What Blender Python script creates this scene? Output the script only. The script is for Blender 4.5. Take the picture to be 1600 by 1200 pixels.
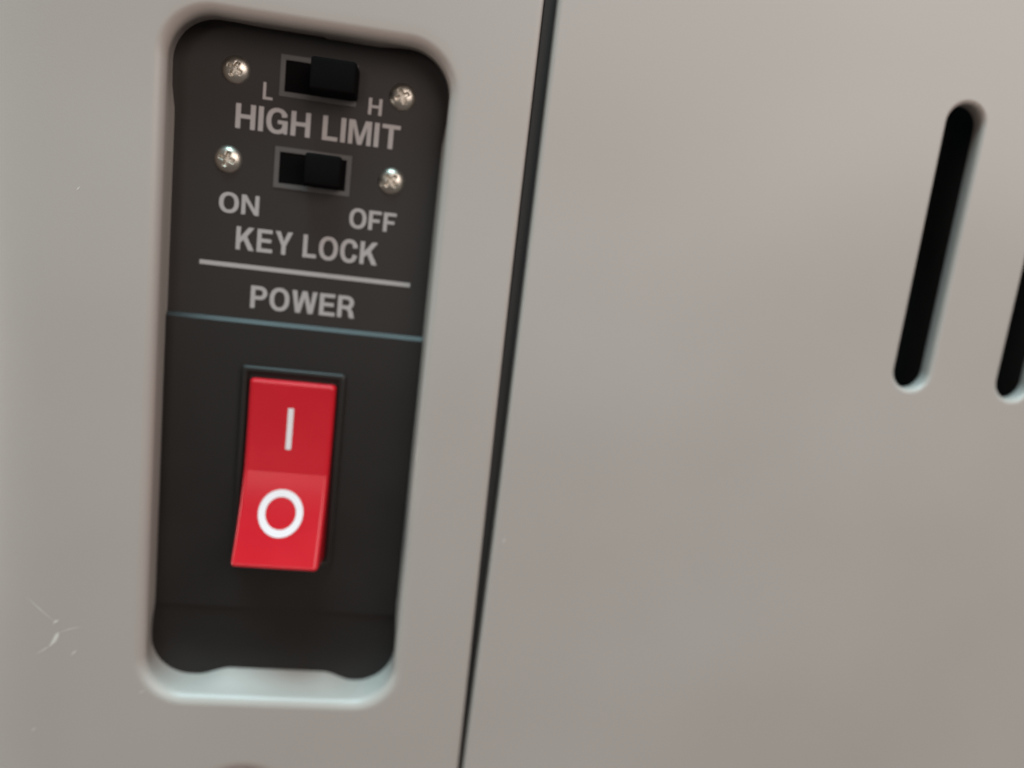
import bpy, bmesh, math, random
from mathutils import Vector, Matrix

random.seed(7)
S = 0.001                     # everything below is measured in millimetres
for o in list(bpy.data.objects):
    bpy.data.objects.remove(o)
scn = bpy.context.scene
COL = scn.collection

# ------------------------------------------------------------------ camera
# world: X right, Y into the appliance, Z up; the front faces lie near Y = 0
R = ((0.98657477, -0.11805815, -0.11283834),
     (0.09637432, 0.97868764, -0.18133529),
     (0.1318416, 0.1680261, 0.97692631))
def w3(r, s):                 # plane axes (right, down, into) -> world
    return Vector((r[0], r[2], -r[1])) * s
cr, cu, cb = w3(R[0], 1), w3(R[1], -1), w3(R[2], -1)
M = Matrix((cr, cu, cb)).transposed().to_4x4()
M.translation = Vector((0, -90 * S, 0))
cam = bpy.data.cameras.new('camera')
cam.sensor_fit = 'HORIZONTAL'; cam.sensor_width = 36
cam.lens = 1120 / 1600 * 36
cam.clip_start = 0.002; cam.clip_end = 50
cam.dof.use_dof = True
cam.dof.focus_distance = 0.0800
cam.dof.aperture_fstop = 8.5
cam_o = bpy.data.objects.new('camera', cam); COL.objects.link(cam_o)
cam_o.matrix_world = M
scn.camera = cam_o
scn.render.resolution_x, scn.render.resolution_y = 1024, 768

# ------------------------------------------------------------------ light
wd = bpy.data.worlds.new('World'); scn.world = wd; wd.use_nodes = True
bg = wd.node_tree.nodes['Background']
bg.inputs[0].default_value = (1.0, 0.93, 0.87, 1); bg.inputs[1].default_value = 0.145

def area(name, loc, target, sx, sy, col, watts):
    d = bpy.data.lights.new(name, 'AREA'); d.shape = 'RECTANGLE'; d.size = sx; d.size_y = sy
    d.color = col; d.energy = watts
    o = bpy.data.objects.new(name, d); COL.objects.link(o); o.location = loc
    o.rotation_euler = (Vector(target) - Vector(loc)).to_track_quat('-Z', 'Y').to_euler()
    return o
area('window_light', (-0.20, -0.28, 1.15), (0, 0, 0), 0.7, 0.42, (0.58, 0.90, 0.98), 21)
area('room_light', (0.30, -0.50, 0.26), (0.02, 0, 0), 0.55, 0.38, (1.0, 0.885, 0.83), 2.5)
area('added_rear_light', (-0.20, -0.90, 0.035), (-0.02, 0, -0.02), 0.22, 0.15, (1.0, 0.90, 0.84), 0.46)  # unseen lamp added behind the camera at left, for the sheen in the rocker's valley
area('side_light', (-0.75, -0.03, -0.16), (-0.05, 0, -0.03), 0.3, 0.4, (1.0, 0.93, 0.85), 2.0)
scn.view_settings.view_transform = 'Standard'
scn.view_settings.look = 'None'
scn.view_settings.exposure = 0.0
scn.view_settings.gamma = 1.0

# ------------------------------------------------------------------ materials
def mat(name, col, rough=0.5, metal=0.0, spec=0.5, vary=0.0, vscale=60, bump=0.0, bscale=4000, rvary=0.0, wave=0.0):
    m = bpy.data.materials.new(name); m.use_nodes = True
    nt = m.node_tree; b = nt.nodes['Principled BSDF']
    b.inputs['Base Color'].default_value = (*col, 1)
    b.inputs['Roughness'].default_value = rough
    b.inputs['Metallic'].default_value = metal
    b.inputs['Specular IOR Level'].default_value = spec
    tc = nt.nodes.new('ShaderNodeTexCoord')
    if vary or rvary:
        n = nt.nodes.new('ShaderNodeTexNoise'); n.inputs['Scale'].default_value = vscale
        n.inputs['Detail'].default_value = 5
        nt.links.new(tc.outputs['Object'], n.inputs['Vector'])
        if vary:
            mx = nt.nodes.new('ShaderNodeMix'); mx.data_type = 'RGBA'
            mx.inputs[6].default_value = (*[c * (1 - vary) for c in col], 1)
            mx.inputs[7].default_value = (*[min(1, c * (1 + vary)) for c in col], 1)
            nt.links.new(n.outputs['Fac'], mx.inputs[0]); nt.links.new(mx.outputs[2], b.inputs['Base Color'])
        if rvary:
            mr = nt.nodes.new('ShaderNodeMapRange')
            mr.inputs[3].default_value = rough - rvary; mr.inputs[4].default_value = rough + rvary
            nt.links.new(n.outputs['Fac'], mr.inputs[0]); nt.links.new(mr.outputs[0], b.inputs['Roughness'])
    if bump:
        n2 = nt.nodes.new('ShaderNodeTexNoise'); n2.inputs['Scale'].default_value = bscale
        n2.inputs['Detail'].default_value = 3
        nt.links.new(tc.outputs['Object'], n2.inputs['Vector'])
        bp = nt.nodes.new('ShaderNodeBump'); bp.inputs['Strength'].default_value = bump
        bp.inputs['Distance'].default_value = 0.00003
        nt.links.new(n2.outputs['Fac'], bp.inputs['Height']); nt.links.new(bp.outputs['Normal'], b.inputs['Normal'])
    if wave:                  # slow unevenness of a moulded sheet
        n3 = nt.nodes.new('ShaderNodeTexNoise'); n3.inputs['Scale'].default_value = 16; n3.inputs['Detail'].default_value = 1
        nt.links.new(tc.outputs['Object'], n3.inputs['Vector'])
        b3 = nt.nodes.new('ShaderNodeBump'); b3.inputs['Strength'].default_value = 1; b3.inputs['Distance'].default_value = wave
        nt.links.new(n3.outputs['Fac'], b3.inputs['Height']); nt.links.new(b3.outputs['Normal'], bp.inputs['Normal'])
    return m

MAT = dict(
    grey=mat('grey_moulded_plastic', (0.430, 0.381, 0.350), 0.42, vary=0.035, vscale=55, bump=0.35, bscale=5200, rvary=0.05, wave=0.0022),
    black=mat('black_satin_plate', (0.023, 0.0175, 0.0155), 0.52, spec=0.4, vary=0.18, vscale=140, bump=0.25, bscale=6000, rvary=0.06),
    block=mat('black_moulded_plastic', (0.014, 0.0112, 0.010), 0.45, spec=0.4, vary=0.15, vscale=140, bump=0.25, bscale=6000, rvary=0.06),
    knob=mat('black_knob_plastic', (0.004, 0.0035, 0.0035), 0.85, spec=0.06, vary=0.2, vscale=500),
    frame=mat('dark_grey_edge', (0.095, 0.086, 0.083), 0.5, vary=0.15, vscale=400),
    ink=mat('pale_grey_print', (0.43, 0.39, 0.38), 0.55, vary=0.05, vscale=900),
    white=mat('white_print', (0.84, 0.75, 0.76), 0.4, vary=0.04, vscale=900),
    red=mat('red_gloss_plastic', (0.60, 0.009, 0.020), 0.25, vary=0.06, vscale=200, rvary=0.05),
    steel=mat('nickel_plated_steel', (0.60, 0.55, 0.48), 0.36, metal=1.0, vary=0.12, vscale=900, rvary=0.08),
    scuff=mat('pale_scuff', (0.66, 0.62, 0.58), 0.6, vary=0.1, vscale=2000),
    liner=mat('dark_grey_liner', (0.045, 0.039, 0.037), 0.7, vary=0.15, vscale=80),
    dark=mat('dark_interior', (0.010, 0.009, 0.009), 0.8, spec=0.2, vary=0.2, vscale=100),
)

# ------------------------------------------------------------------ helpers
def V(x, z, d=0.0):           # x right, z up, d depth behind the front plane, all mm
    return Vector((x * S, d * S, z * S))

def link(name, me, m, parent):
    if m is not None:
        me.materials.clear(); me.materials.append(MAT[m])
    o = bpy.data.objects.new(name, me); COL.objects.link(o); o.parent = parent
    return o

def from_bm(name, bm, m, parent, smooth=True, angle=35):
    me = bpy.data.meshes.new(name)
    bmesh.ops.recalc_face_normals(bm, faces=bm.faces)
    if smooth:
        for f in bm.faces: f.smooth = True
        lim = math.radians(angle)
        for e in bm.edges:
            if len(e.link_faces) == 2 and e.calc_face_angle(0) > lim: e.smooth = False
    bm.to_mesh(me); bm.free()
    return link(name, me, m, parent)

def box_bm(x0, x1, z0, z1, d0, d1, bev=0.0, seg=3):
    bm = bmesh.new()
    vs = [bm.verts.new(V(x, z, d)) for x in (x0, x1) for z in (z0, z1) for d in (d0, d1)]
    for q in ((0, 1, 3, 2), (4, 6, 7, 5), (0, 4, 5, 1), (2, 3, 7, 6), (0, 2, 6, 4), (1, 5, 7, 3)):
        bm.faces.new([vs[i] for i in q])
    bmesh.ops.recalc_face_normals(bm, faces=bm.faces)
    if bev:
        bmesh.ops.bevel(bm, geom=list(bm.edges), offset=bev * S, segments=seg, profile=0.5, affect='EDGES', clamp_overlap=True)
    return bm

def rings_bm(rings, closed=True, bm=None):
    bm = bm or bmesh.new()
    rows = [[bm.verts.new(p) for p in r] for r in rings]
    n = len(rows[0])
    for a, b in zip(rows, rows[1:]):
        for i in range(n if closed else n - 1):
            j = (i + 1) % n
            bm.faces.new((a[i], a[j], b[j], b[i]))
    return bm, rows

def smoothstep(a, b, x):
    t = max(0.0, min(1.0, (x - a) / (b - a))); return t * t * (3 - 2 * t)

NS, NC = 56, 20               # samples along a side and round a corner
def rrect(x0, x1, z0, z1, r):
    """rounded rectangle, counter-clockwise from the bottom left; NS per side, NC per corner"""
    out = []
    cs = [(x1 - r, z0 + r, -90), (x1 - r, z1 - r, 0), (x0 + r, z1 - r, 90), (x0 + r, z0 + r, 180)]
    sides = [((x0 + r, z0), (x1 - r, z0)), ((x1, z0 + r), (x1, z1 - r)), ((x1 - r, z1), (x0 + r, z1)), ((x0, z1 - r), (x0, z0 + r))]
    for (a, b), (cx, cz, a0) in zip(sides, cs):
        for i in range(NS):
            t = i / NS; out.append((a[0] + (b[0] - a[0]) * t, a[1] + (b[1] - a[1]) * t))
        for i in range(NC):
            g = math.radians(a0 + 90 * i / NC); out.append((cx + r * math.cos(g), cz + r * math.sin(g)))
    return out
def outer_rect(x0, x1, z0, z1, k=8.0):
    """sharp rectangle sampled like rrect (corner samples spread k mm either side)"""
    out = []
    P = [((x0, z0), (x1, z0)), ((x1, z0), (x1, z1)), ((x1, z1), (x0, z1)), ((x0, z1), (x0, z0))]
    for s in range(4):
        a, b = Vector(P[s][0]), Vector(P[s][1]); u = (b - a).normalized(); L = (b - a).length
        nx = Vector(P[(s + 1) % 4][1]) - b; nx.normalize()
        for i in range(NS):
            out.append(tuple(a + u * (k + (L - 2 * k) * i / NS)))
        for i in range(NC):
            t = i / NC
            out.append(tuple(b - u * k * (1 - 2 * t)) if t < .5 else tuple(b + nx * k * (2 * t - 1)))
    return out

# ------------------------------------------------------------------ the appliance
app = bpy.data.objects.new('appliance', None); COL.objects.link(app)
app.location = (0, 0, 0)
app['label'] = 'grey plastic appliance front with recessed black switch plate, red power switch and vent slots'
app['category'] = 'appliance'

# ---- left moulding with the recess for the switch plate
XE = 10.25                     # edge that faces the gap
def gap_edge(z):              # the edge leans a little, the gap narrows downwards
    return 10.05 + 0.60 * smoothstep(5, -85, z)
XL, RR = -43.0, 22.0          # the left edge rolls back from here with this radius
def bow(x, z):
    d = 0.0
    if x < XL: d += RR - math.sqrt(max(0, RR * RR - (XL - x) ** 2))
    return d
def face_pt(x, z, d=0.0):
    if x > 3: x += (gap_edge(z) - XE) * smoothstep(3, 9, x)
    return V(x, z, d + bow(x, z))

ZB = -66.0                    # where the upper and lower cells of the face meet
wall_rr = (-31.6, 0.62, -61.5, 23.35, 5.3)
def grow(rr, g): return rrect(rr[0] - g, rr[1] + g, rr[2] - g, rr[3] + g, rr[4] + g)
rings = []
FR = 1.3                      # radius of the recess's rounded lip
out1 = outer_rect(XL, XE, ZB, 62)
lip = grow(wall_rr, FR)
NRG = 30
for k in range(NRG):          # flat face, from outside inwards
    t = k / NRG
    rings.append([face_pt(a[0] + (b[0] - a[0]) * t, a[1] + (b[1] - a[1]) * t) for a, b in zip(out1, lip)])
rings.append([face_pt(x, z) for x, z in grow(wall_rr, FR + 0.25 * 0)])
for k in range(1, 9):
    g = math.radians(90 * k / 8)
    rings.append([V(x, z, FR * (1 - math.cos(g))) for x, z in grow(wall_rr, FR * (1 - math.sin(g)))])
def dogbone():
    pts = rrect(-32.35, 0.6, -61.35, 23.98, 5.4)
    out = []
    for x, z in pts:
        mx = min(smoothstep(-26.2, -21.6, x), smoothstep(-5.0, -9.2, x))      # 1 in the middle of top / bottom
        mz = min(smoothstep(-54.5, -49.5, z), smoothstep(16.5, 12.5, z))      # 1 in the middle of the sides
        if z < -56: z += 1.15 * mx
        if z > 19: z -= (0.28 if x > -15 else 0.12) * mx
        if x < -28: x += 0.42 * mz
        if x > -3: x -= 0.35 * mz
        out.append((x, z))
    return out
db = dogbone(); wl = grow(wall_rr, 0)
for t in (0.35, 0.7, 1.0):
    rings.append([V(a[0] + (b[0] - a[0]) * t, a[1] + (b[1] - a[1]) * t, FR + (5.0 - FR) * t) for a, b in zip(wl, db)])
rings.append([V(x, z, 6.4) for x, z in db])
bm, rows1 = rings_bm(rings)
# lower cell of the face: a round finger dimple just below the recess
out2 = outer_rect(XL, XE, -118, ZB)
cx, cz, cr_ = -18.0, -78.4, 6.0
def circle(r):
    return rrect(cx - r, cx + r, cz - r, cz + r, r * 0.999)
rings = []
for k in range(20):
    t = k / 20
    rings.append([face_pt(a[0] + (b[0] - a[0]) * t, a[1] + (b[1] - a[1]) * t) for a, b in zip(out2, circle(cr_ + 1.4))])
for k in range(0, 8):
    g = math.radians(75 * k / 7)
    rings.append([V(x, z, 2.2 * (1 - math.cos(g))) for x, z in circle(cr_ + 1.4 - 2.2 * math.sin(g))])
for r_, d in ((3.4, 2.6), (2.0, 3.0), (0.4, 3.1)):
    rings.append([V(x, z, d) for x, z in circle(r_)])
bm, rows2 = rings_bm(rings, bm=bm)
# rounded edge that turns back into the gap
edge = {}
for o_, row in ((out1, rows1[0]), (out2, rows2[0])):
    for p_, v in zip(o_, row):
        if abs(p_[0] - XE) < 1e-6: edge.setdefault(round(p_[1], 3), v)
ev = [v for _, v in sorted(edge.items())]
prev = ev
for dx, d in ((0.17, 0.04), (0.32, 0.14), (0.42, 0.3), (0.45, 0.5), (0.45, 9.0)):
    cur = [bm.verts.new(v.co + Vector((dx * S - 0.45 * S * 0, d * S, 0))) for v in ev]
    for i in range(len(ev) - 1): bm.faces.new((prev[i], prev[i + 1], cur[i + 1], cur[i]))
    prev = cur
# left edge: rolls back round a quarter circle
edge = {}
for o_, row in ((out1, rows1[0]), (out2, rows2[0])):
    for p_, v in zip(o_, row):
        if abs(p_[0] - XL) < 1e-6: edge.setdefault(round(p_[1], 3), v)
ev = [v for _, v in sorted(edge.items())]
prev = ev
for k in range(1, 26):
    g = math.radians(90 * min(k, 24) / 24)
    cur = [bm.verts.new(v.co + Vector((-RR * math.sin(g) * S, (RR * (1 - math.cos(g)) + (8 if k == 25 else 0)) * S, 0))) for v in ev]
    for i in range(len(ev) - 1): bm.faces.new((prev[i], prev[i + 1], cur[i + 1], cur[i]))
    prev = cur
bmesh.ops.remove_doubles(bm, verts=bm.verts, dist=2e-6)
housing = from_bm('control_housing', bm, 'grey', app, angle=50)
housing['label'] = 'grey left moulding with rounded recess'

# scratches and scuffs on the moulding
def sliver(name, pts, w, parent, d=-0.015):
    """thin pointed scratch along a polyline in x, z"""
    bm = bmesh.new(); L = []; Rr = []
    n = len(pts)
    for i, (x, z) in enumerate(pts):
        a = Vector(pts[max(0, i - 1)]); b = Vector(pts[min(n - 1, i + 1)]); u = (b - a).normalized()
        k = w * (0.15 + 0.85 * math.sin(math.pi * i / (n - 1))) / 2
        dd = d + bow(x, z) + (0.42 if 0.6 < x < 1.6 else 0.0)
        L.append(bm.verts.new(V(x - u.y * k, z + u.x * k, dd))); Rr.append(bm.verts.new(V(x + u.y * k, z - u.x * k, dd)))
    for i in range(n - 1): bm.faces.new((L[i], L[i + 1], Rr[i + 1], Rr[i]))
    return from_bm(name, bm, 'scuff', parent)
for pts, w in (([(-43.0, -55.2), (-42.4, -54.3), (-42.1, -53.6), (-41.9, -53.1)], 0.55),
               ([(-42.6, -52.0), (-42.2, -51.6), (-41.9, -51.4)], 0.32),
               ([(-44.6, -56.3), (-43.6, -55.6), (-42.9, -55.0)], 0.16),
               ([(-41.9, -53.2), (-40.6, -52.6), (-39.2, -52.2)], 0.12),
               ([(-40.4, -56.2), (-40.0, -55.8), (-39.7, -55.5)], 0.22),
               ([(-45.8, -48.6), (-44.0, -50.2), (-42.3, -51.8)], 0.10),
               ([(-45.2, -67.4), (-44.8, -67.0), (-44.5, -66.8)], 0.20),
               ([(-32.0, -61.3), (-31.6, -61.0), (-31.2, -60.8)], 0.13),
               ([(0.95, -26.8), (1.05, -25.6), (1.0, -24.6)], 0.22),
               ([(0.98, -37.0), (1.15, -35.8), (1.1, -34.9), (1.3, -34.0)], 0.3),
               ([(-40.6, 2.0), (-40.4, 2.3), (-40.2, 2.5)], 0.16)):
    sliver('scratch', pts, w, housing)

# ---- right panel with the vent slots: flat outline with real holes and rounded edges
def panel_curve(outline_list, thick, bev, depth0, name, m, parent):
    cu_ = bpy.data.curves.new(name, 'CURVE'); cu_.dimensions = '2D'; cu_.fill_mode = 'BOTH'
    for pts in outline_list:
        sp = cu_.splines.new('POLY'); sp.points.add(len(pts) - 1); sp.use_cyclic_u = True
        for p, (x, z) in zip(sp.points, pts): p.co = (x * S, z * S, 0, 1)
    cu_.extrude = (thick / 2 - bev) * S; cu_.bevel_depth = bev * S; cu_.bevel_resolution = 5
    cu_.offset = -bev * S
    t = bpy.data.objects.new('tmp', cu_); COL.objects.link(t)
    bpy.context.view_layer.update()
    me = bpy.data.meshes.new_from_object(t.evaluated_get(bpy.context.evaluated_depsgraph_get()))
    bpy.data.objects.remove(t)
    for v in me.vertices:
        x, y, z = v.co; v.co = (x, depth0 * S + thick / 2 * S - z, y)
    bm = bmesh.new(); bm.from_mesh(me)
    bmesh.ops.remove_doubles(bm, verts=bm.verts, dist=1e-6)
    for f in bm.faces: f.smooth = True
    bmesh.ops.recalc_face_normals(bm, faces=bm.faces); bm.normal_update()
    ns = []
    for v in bm.verts:
        d = v.co.y / S - depth0
        ns.append(Vector((0, -1, 0)) if d < 1e-3 else Vector((0, 1, 0)) if d > thick - 1e-3 else v.normal.copy())
    me2 = bpy.data.meshes.new(name); bm.to_mesh(me2); bm.free()
    me2.normals_split_custom_set_from_vertices(ns)
    return link(name, me2, m, parent)
def slot(xc, zc, w, h, n=14):
    r = w / 2; out = []
    for i in range(n + 1):
        g = math.pi * i / n; out.append((xc + r * math.cos(g), zc + h / 2 - r + r * math.sin(g)))
    for i in range(n + 1):
        g = math.pi + math.pi * i / n; out.append((xc + r * math.cos(g), zc - h / 2 + r + r * math.sin(g)))
    return out
ol = [(190, -118), (190, 62)]
for i in range(41):
    z = 62 - 180 * i / 40; ol.append((12.16 - 0.42 * smoothstep(-25, -80, z), z))
slots = [slot(66.9 + 15.6 * k, 7.95, 5.15, 37.6) for k in range(7)]
vent = panel_curve([ol] + slots, 2.3, 0.6, 0.0, 'vented_panel', 'grey', app)
vent['label'] = 'plain grey right panel pierced by upright vent slots'
sliver('scratch', [(13.4, -37.0), (13.6, -36.7), (13.8, -36.5)], 0.2, vent)
from_bm('gap_liner', box_bm(10.9, 16.0, -117, 61, 2.6, 8.8), 'liner', app, smooth=False)
bk = from_bm('dark_interior', box_bm(-52.2, 188, -117, 61, 9.2, 14), 'dark', app, smooth=False)

# ---- black label plate in the recess
PD = 5.05
plate = from_bm('label_plate', box_bm(-33.4, 1.6, -12.6, 26, PD, PD + 1.2), 'black', app, smooth=False)

W = 0.188                     # stroke width as a share of the cap height
def arc(cx, cz, rx, rz, a0, a1, n=20):
    return [(cx + rx * math.cos(math.radians(a0 + (a1 - a0) * i / n)), cz + rz * math.sin(math.radians(a0 + (a1 - a0) * i / n))) for i in range(n + 1)]
def sup(cx, cz, rx, rz, a0, a1, n=28, e=2.25):   # slightly squared oval, as in grotesque capitals
    out = []
    for i in range(n + 1):
        g = math.radians(a0 + (a1 - a0) * i / n); c, s_ = math.cos(g), math.sin(g)
        out.append((cx + rx * math.copysign(abs(c) ** (2 / e), c), cz + rz * math.copysign(abs(s_) ** (2 / e), s_)))
    return out
def glyph(ch, w=W):
    """closed outlines of one capital, cap height 1, and its advance width"""
    h = w * 0.88
    if ch == 'I': return [[(0, 0), (w, 0), (w, 1), (0, 1)]], w
    if ch == 'L': return [[(0, 0), (.60, 0), (.60, h), (w, h), (w, 1), (0, 1)]], .60
    if ch == 'H':
        X = .75; m = .5 + h / 2; l = .5 - h / 2
        return [[(0, 0), (w, 0), (w, l), (X - w, l), (X - w, 0), (X, 0), (X, 1), (X - w, 1), (X - w, m), (w, m), (w, 1), (0, 1)]], X
    if ch == 'T': return [[(.36 - w / 2, 0), (.36 + w / 2, 0), (.36 + w / 2, 1 - h), (.72, 1 - h), (.72, 1), (0, 1), (0, 1 - h), (.36 - w / 2, 1 - h)]], .72
    if ch == 'F': return [[(0, 0), (w, 0), (w, .41), (.54, .41), (.54, .41 + h), (w, .41 + h), (w, 1 - h), (.62, 1 - h), (.62, 1), (0, 1)]], .62
    if ch == 'E': return [[(0, 0), (.68, 0), (.68, h), (w, h), (w, .43), (.62, .43), (.62, .43 + h), (w, .43 + h), (w, 1 - h), (.66, 1 - h), (.66, 1), (0, 1)]], .68
    if ch == 'N': X = .75; return [[(0, 0), (w * .92, 0), (w * .92, .70), (X - w * .98, 0), (X, 0), (X, 1), (X - w * .92, 1), (X - w * .92, .30), (w * .98, 1), (0, 1)]], X
    if ch == 'M':
        X = .90; q = w * .92
        return [[(0, 0), (q, 0), (q, .74), (X / 2 - q / 2, 0), (X / 2 + q / 2, 0), (X - q, .74), (X - q, 0), (X, 0), (X, 1), (X - q * 1.42, 1), (X / 2, .30), (q * 1.42, 1), (0, 1)]], X
    if ch == 'K': return [[(0, 0), (w, 0), (w, .30), (.33, .44), (.555, 0), (.80, 0), (.475, .60), (.78, 1), (.53, 1), (w, .56), (w, 1), (0, 1)]], .80
    if ch == 'Y': X = .76; return [[(X / 2 - w / 2, 0), (X / 2 + w / 2, 0), (X / 2 + w / 2, .38), (X, 1), (X - w * 1.13, 1), (X / 2, .58), (w * 1.13, 1), (0, 1), (X / 2 - w / 2, .38)]], X
    if ch == 'W':
        X = 1.08; q = w * .56
        return [[(.27 - q, 0), (.27 + q, 0), (X / 2, .68), (X - .27 - q, 0), (X - .27 + q, 0), (X, 1), (X - w * 1.06, 1), (X - .27, .36), (X / 2 + q * .95, 1), (X / 2 - q * .95, 1), (.27, .36), (w * 1.06, 1), (0, 1)]], X
    if ch == 'O': return [sup(.42, .5, .42, .525, 0, 354.4, 63), sup(.42, .5, .42 - w, .525 - h, 0, 354.4, 63)], .84
    if ch == 'C':
        o = sup(.40, .5, .40, .525, 32, 328, 48); i_ = sup(.40, .5, .40 - w, .525 - h, 328, 32, 48)
        return [o[:-1] + [(.775, .33), (.565, .36)] + i_[3:-3] + [(.565, .64), (.775, .67)]], .78
    if ch == 'G':
        o = sup(.42, .5, .42, .525, 30, 320, 48); i_ = sup(.42, .5, .42 - w, .525 - h, 315, 32, 48)
        return [o[:-2] + [(.67, .09), (.69, 0), (.82, 0), (.82, .54), (.44, .54), (.44, .54 - h * .9), (.63, .54 - h * .9), (.60, .22)] + i_[3:-3] + [(.585, .66), (.79, .69)]], .83
    if ch in 'PR':
        X = .70; b = .39; cz = (1 + b) / 2; r = (1 - b) / 2
        bowl = arc(X - r * 1.02, cz, r * 1.02, r, -90, 90, 18); hole = arc(X - r * 1.02, cz, r * 1.02 - w, r - h, -90, 90, 18)
        inner = [(w, b + h)] + hole + [(w, 1 - h)]
        if ch == 'P': return [[(0, 0), (w, 0), (w, b)] + bowl + [(0, 1)], inner], X
        return [[(0, 0), (w, 0), (w, b), (.36, b), (.47, .30), (.50, .10), (.54, 0), (.76, 0), (.71, .12), (.68, .28), (.585, .41)] + bowl[5:] + [(0, 1)], inner], .76
SP = 0.115
def text(body, x0, x1, z0, z1, parent, depth=PD, w=W, m='ink'):
    outl, adv = [], 0.0
    for ch in body:
        if ch == ' ': adv += 0.36; continue
        g, a_ = glyph(ch, w)
        outl += [[(px + adv, pz) for px, pz in o] for o in g]; adv += a_ + SP
    adv -= SP
    kx, kz = (x1 - x0) / adv, z1 - z0
    cu_ = bpy.data.curves.new('lettering', 'CURVE'); cu_.dimensions = '2D'; cu_.fill_mode = 'BOTH'
    for o in outl:
        sp = cu_.splines.new('POLY'); sp.points.add(len(o) - 1); sp.use_cyclic_u = True
        for p, (px, pz) in zip(sp.points, o): p.co = (x0 + px * kx, z0 + pz * kz, 0, 1)
    cu_.extrude = 0.02
    t = bpy.data.objects.new('tmp', cu_); COL.objects.link(t)
    bpy.context.view_layer.update()
    me = bpy.data.meshes.new_from_object(t.evaluated_get(bpy.context.evaluated_depsgraph_get()))
    bpy.data.objects.remove(t)
    for v in me.vertices:
        x, y, z = v.co; v.co = V(x, y, depth - 0.005 - z)
    o = link('lettering', me, m, parent)
    o['label'] = 'pale printed ' + ('letter ' if len(body) == 1 else 'word ' if ' ' not in body else 'words ') + body
    return o
text('HIGH LIMIT', -24.85, -5.0, 11.95, 14.85, plate)
text('L', -21.8, -20.65, 15.72, 17.7, plate, w=0.175)
text('H', -9.15, -7.5, 15.72, 17.7, plate, w=0.175)
text('ON', -26.3, -21.5, 1.75, 4.15, plate)
text('OFF', -10.4, -4.55, 1.75, 4.15, plate)
text('KEY LOCK', -24.05, -6.5, -2.65, 0.2, plate)
text('POWER', -21.9, -8.8, -9.78, -6.95, plate)
from_bm('divider_line', box_bm(-28.3, -2.05, -4.95, -4.4, PD - 0.025, PD + 0.1), 'ink', plate, smooth=False)

# screws: domed heads with a cross recess, each turned differently
def screw_mesh(r=1.66, h=0.75):
    bm = bmesh.new(); n, kmax = 72, 22
    rows = []
    for k in range(kmax + 1):
        t = k / kmax; row = []
        for i in range(n):
            a = 2 * math.pi * i / n; x, y = r * t * math.cos(a), r * t * math.sin(a)
            z = h * (1 - t ** 2.6) ** 0.75 if t < 1 else 0.0
            arm = max(smoothstep(0.27, 0.15, abs(x)) * smoothstep(0.95, 0.72, abs(y)),
                      smoothstep(0.27, 0.15, abs(y)) * smoothstep(0.95, 0.72, abs(x)))
            z -= 0.5 * arm * h / 0.75
            row.append(bm.verts.new(Vector((x * S, -z * S, y * S))))
            if k == 0: break
        rows.append(row)
    for i in range(n): bm.faces.new((rows[0][0], rows[1][i], rows[1][(i + 1) % n]))
    for a, b in zip(rows[1:], rows[2:]):
        for i in range(n): j = (i + 1) % n; bm.faces.new((a[i], b[i], b[j], a[j]))
    bmesh.ops.recalc_face_normals(bm, faces=bm.faces)
    me = bpy.data.meshes.new('screw')
    for f in bm.faces: f.smooth = True
    bm.to_mesh(me); bm.free(); return me
sm = screw_mesh()
for x, z, rot in ((-25.1, 18.62, 28), (-5.1, 18.3, 62), (-25.5, 8.1, 15), (-5.6, 8.05, 40)):
    o = link('screw', sm, 'steel', plate)
    o.location = V(x, z, PD + 0.02); o.rotation_euler = (0, math.radians(rot), 0)

# ---- slide switches: bevelled frame round a dark well, knob slid to the right
def frame_bm(x0, x1, z0, z1, w, d_out, d_in, d_back):
    a = [(x0, z0), (x1, z0), (x1, z1), (x0, z1)]
    def ins(g, d): return [V(x + (g if x == x0 else -g), z + (g if z == z0 else -g), d) for x, z in a]
    bm, _ = rings_bm([ins(0, PD + .3), ins(0, d_out), ins(w * .55, d_out), ins(w, d_in), ins(w, d_back)])
    return bm
for (x0, x1, z0, z1, k0, k1, kd, nm) in (
        (-19.9, -10.7, 16.35, 21.2, -15.75, -10.5, 0.9, 'black slide switch above HIGH LIMIT'),
        (-19.95, -10.65, 5.5, 10.45, -15.9, -11.6, 2.2, 'black slide switch below HIGH LIMIT')):
    sw = from_bm('slide_switch', box_bm(x0 + .3, x1 - .3, z0 + .3, z1 - .3, PD - 0.01, PD + 1.1), 'knob', app, smooth=False)
    sw['label'] = nm
    from_bm('window_frame', frame_bm(x0, x1, z0, z1, 0.58, PD - 0.12, PD - 0.118, PD + 1.0), 'frame', sw, smooth=False)
    from_bm('knob', box_bm(k0, k1, z0 + .62, z1 - .5, kd, PD + .5, bev=0.35), 'knob', sw)

# ---- lower black block with the power switch
BD = 4.25
bm = box_bm(-31.75, 0.22, -50.6, -11.25, BD, PD + 2, bev=0)
top = [e for e in bm.edges if all(abs(v.co.y - BD * S) < 1e-7 and abs(v.co.z + 11.25 * S) < 1e-7 for v in e.verts)]
bot = [e for e in bm.edges if all(abs(v.co.y - BD * S) < 1e-7 and abs(v.co.z + 50.6 * S) < 1e-7 for v in e.verts)]
bmesh.ops.bevel(bm, geom=top, offset=0.5 * S, segments=1, profile=0.5, affect='EDGES')
from_bm('switch_block', bm, 'block', app)
prof = [(-50.0, BD + 0.42), (-51.6, BD + 0.42), (-55, BD + .5), (-58, PD - 0.05), (-64, PD + .02)]
bm, _ = rings_bm([[V(-33, z, d), V(1.4, z, d)] for z, d in prof] + [[V(-33, -64, PD + 2), V(1.4, -64, PD + 2)]], closed=False)
from_bm('lower_strip', bm, 'block', app)

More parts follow.
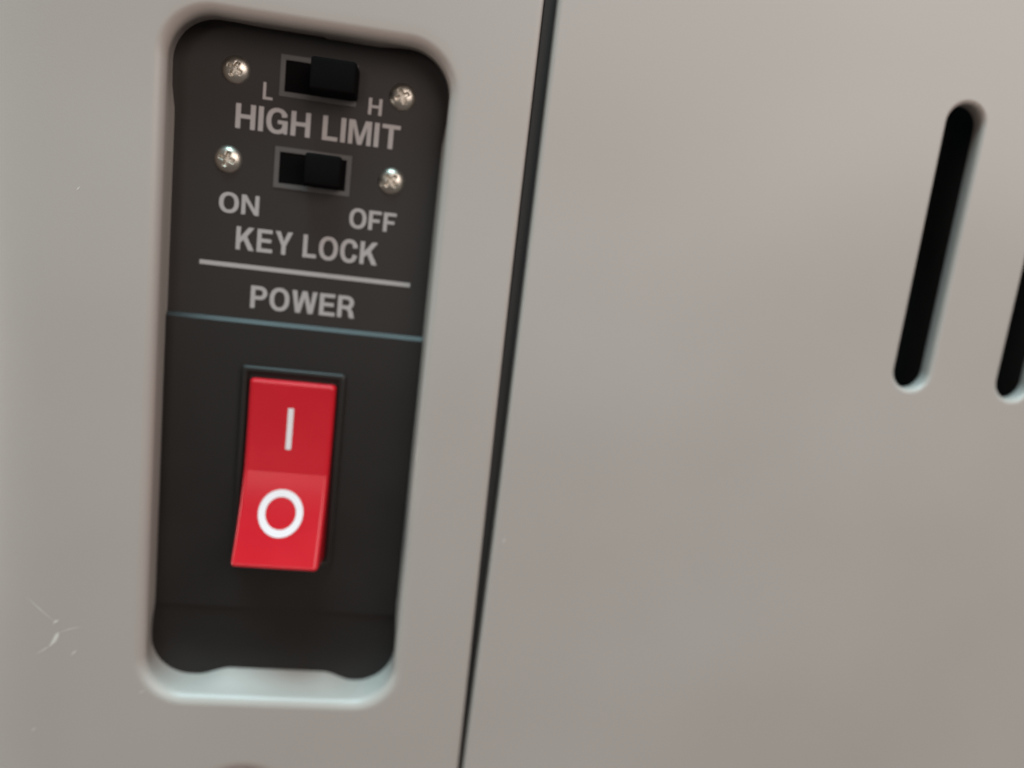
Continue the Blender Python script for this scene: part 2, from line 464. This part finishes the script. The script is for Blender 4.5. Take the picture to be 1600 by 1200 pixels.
# bezel
bx0, bx1, bz0, bz1 = -22.3, -9.05, -43.9, -17.05
def rr_ring(g, d, r):
    global NS, NC
    a, b = NS, NC; NS, NC = 4, 6
    p = [V(x, z, d) for x, z in rrect(bx0 + g, bx1 - g, bz0 + g, bz1 - g, r)]
    NS, NC = a, b; return p
bm, _ = rings_bm([rr_ring(0, BD + .1, .5), rr_ring(0, BD - .45, .5), rr_ring(.12, BD - .62, .5), rr_ring(.3, BD - .7, .45), rr_ring(.75, BD - .7, .4), rr_ring(.95, BD - .5, .35), rr_ring(.95, BD + 4, .35)])
pw = from_bm('power_switch', bm, 'block', app, angle=60)
pw['label'] = 'red power rocker switch in a black bezel'
# rocker: two faces meeting in a shallow valley, lower half standing out
rx0, rx1 = -21.05, -10.2
def face_prof(z0, z1, d0, a0, a1, n=8):   # gently hollow face: its tilt goes from a0 to a1 degrees
    out = [(z0, d0)]
    for i in range(n):
        h = (z0 - z1) / n; g = math.radians(a0 + (a1 - a0) * (i + .5) / n)
        out.append((z0 - h * (i + 1), out[-1][1] - h * math.tan(g)))
    return out
UP = face_prof(-18.5, -30.6, 3.05, -1, 5); LO = face_prof(-30.6, -42.05, UP[-1][1], 13, 29)
P = UP + LO[1:] + [(-43.0, 3.5), (-42.0, 9.0), (-18.9, 9.0)]
FACE = UP + LO[1:]
mid_z = [z for z, d in FACE[1:-1]]
bm = bmesh.new()
A = [bm.verts.new(V(rx0, z, d)) for z, d in P]; B = [bm.verts.new(V(rx1, z, d)) for z, d in P]
n = len(P)
for i in range(n): j = (i + 1) % n; bm.faces.new((A[i], A[j], B[j], B[i]))
bm.faces.new(A); bm.faces.new(B)
bmesh.ops.recalc_face_normals(bm, faces=bm.faces)
bmesh.ops.bevel(bm, geom=[e for e in bm.edges if not any(abs(e.verts[0].co.z - z * S) < 1e-7 and abs(e.verts[1].co.z - z * S) < 1e-7 for z in mid_z)],
                offset=0.55 * S, segments=4, profile=0.5, affect='EDGES')
rk = from_bm('rocker', bm, 'red', pw, angle=6.5)
def on_face(z, k=0):          # depth of the rocker face at height z
    for (za, da), (zb, db_) in zip(FACE, FACE[1:]):
        if za >= z >= zb: return da + (db_ - da) * (z - za) / (zb - za) - 0.04
bm = bmesh.new()
xm = -15.62
bm, _ = rings_bm([[V(xm - .35, z, on_face(z)), V(xm + .35, z, on_face(z))] for z in [-22.0 - 5.45 * i / 6 for i in range(7)]], closed=False, bm=bm)
from_bm('on_mark', bm, 'white', pw, smooth=False)
oc = (-15.72, -35.55)
bm, _ = rings_bm([[V(oc[0] + r * math.cos(a), oc[1] + r * 1.03 * math.sin(a), on_face(oc[1] + r * 1.03 * math.sin(a)))
                   for a in [2 * math.pi * i / 64 for i in range(64)]] for r in (1.93, 2.82)])
from_bm('off_mark', bm, 'white', pw, smooth=False)
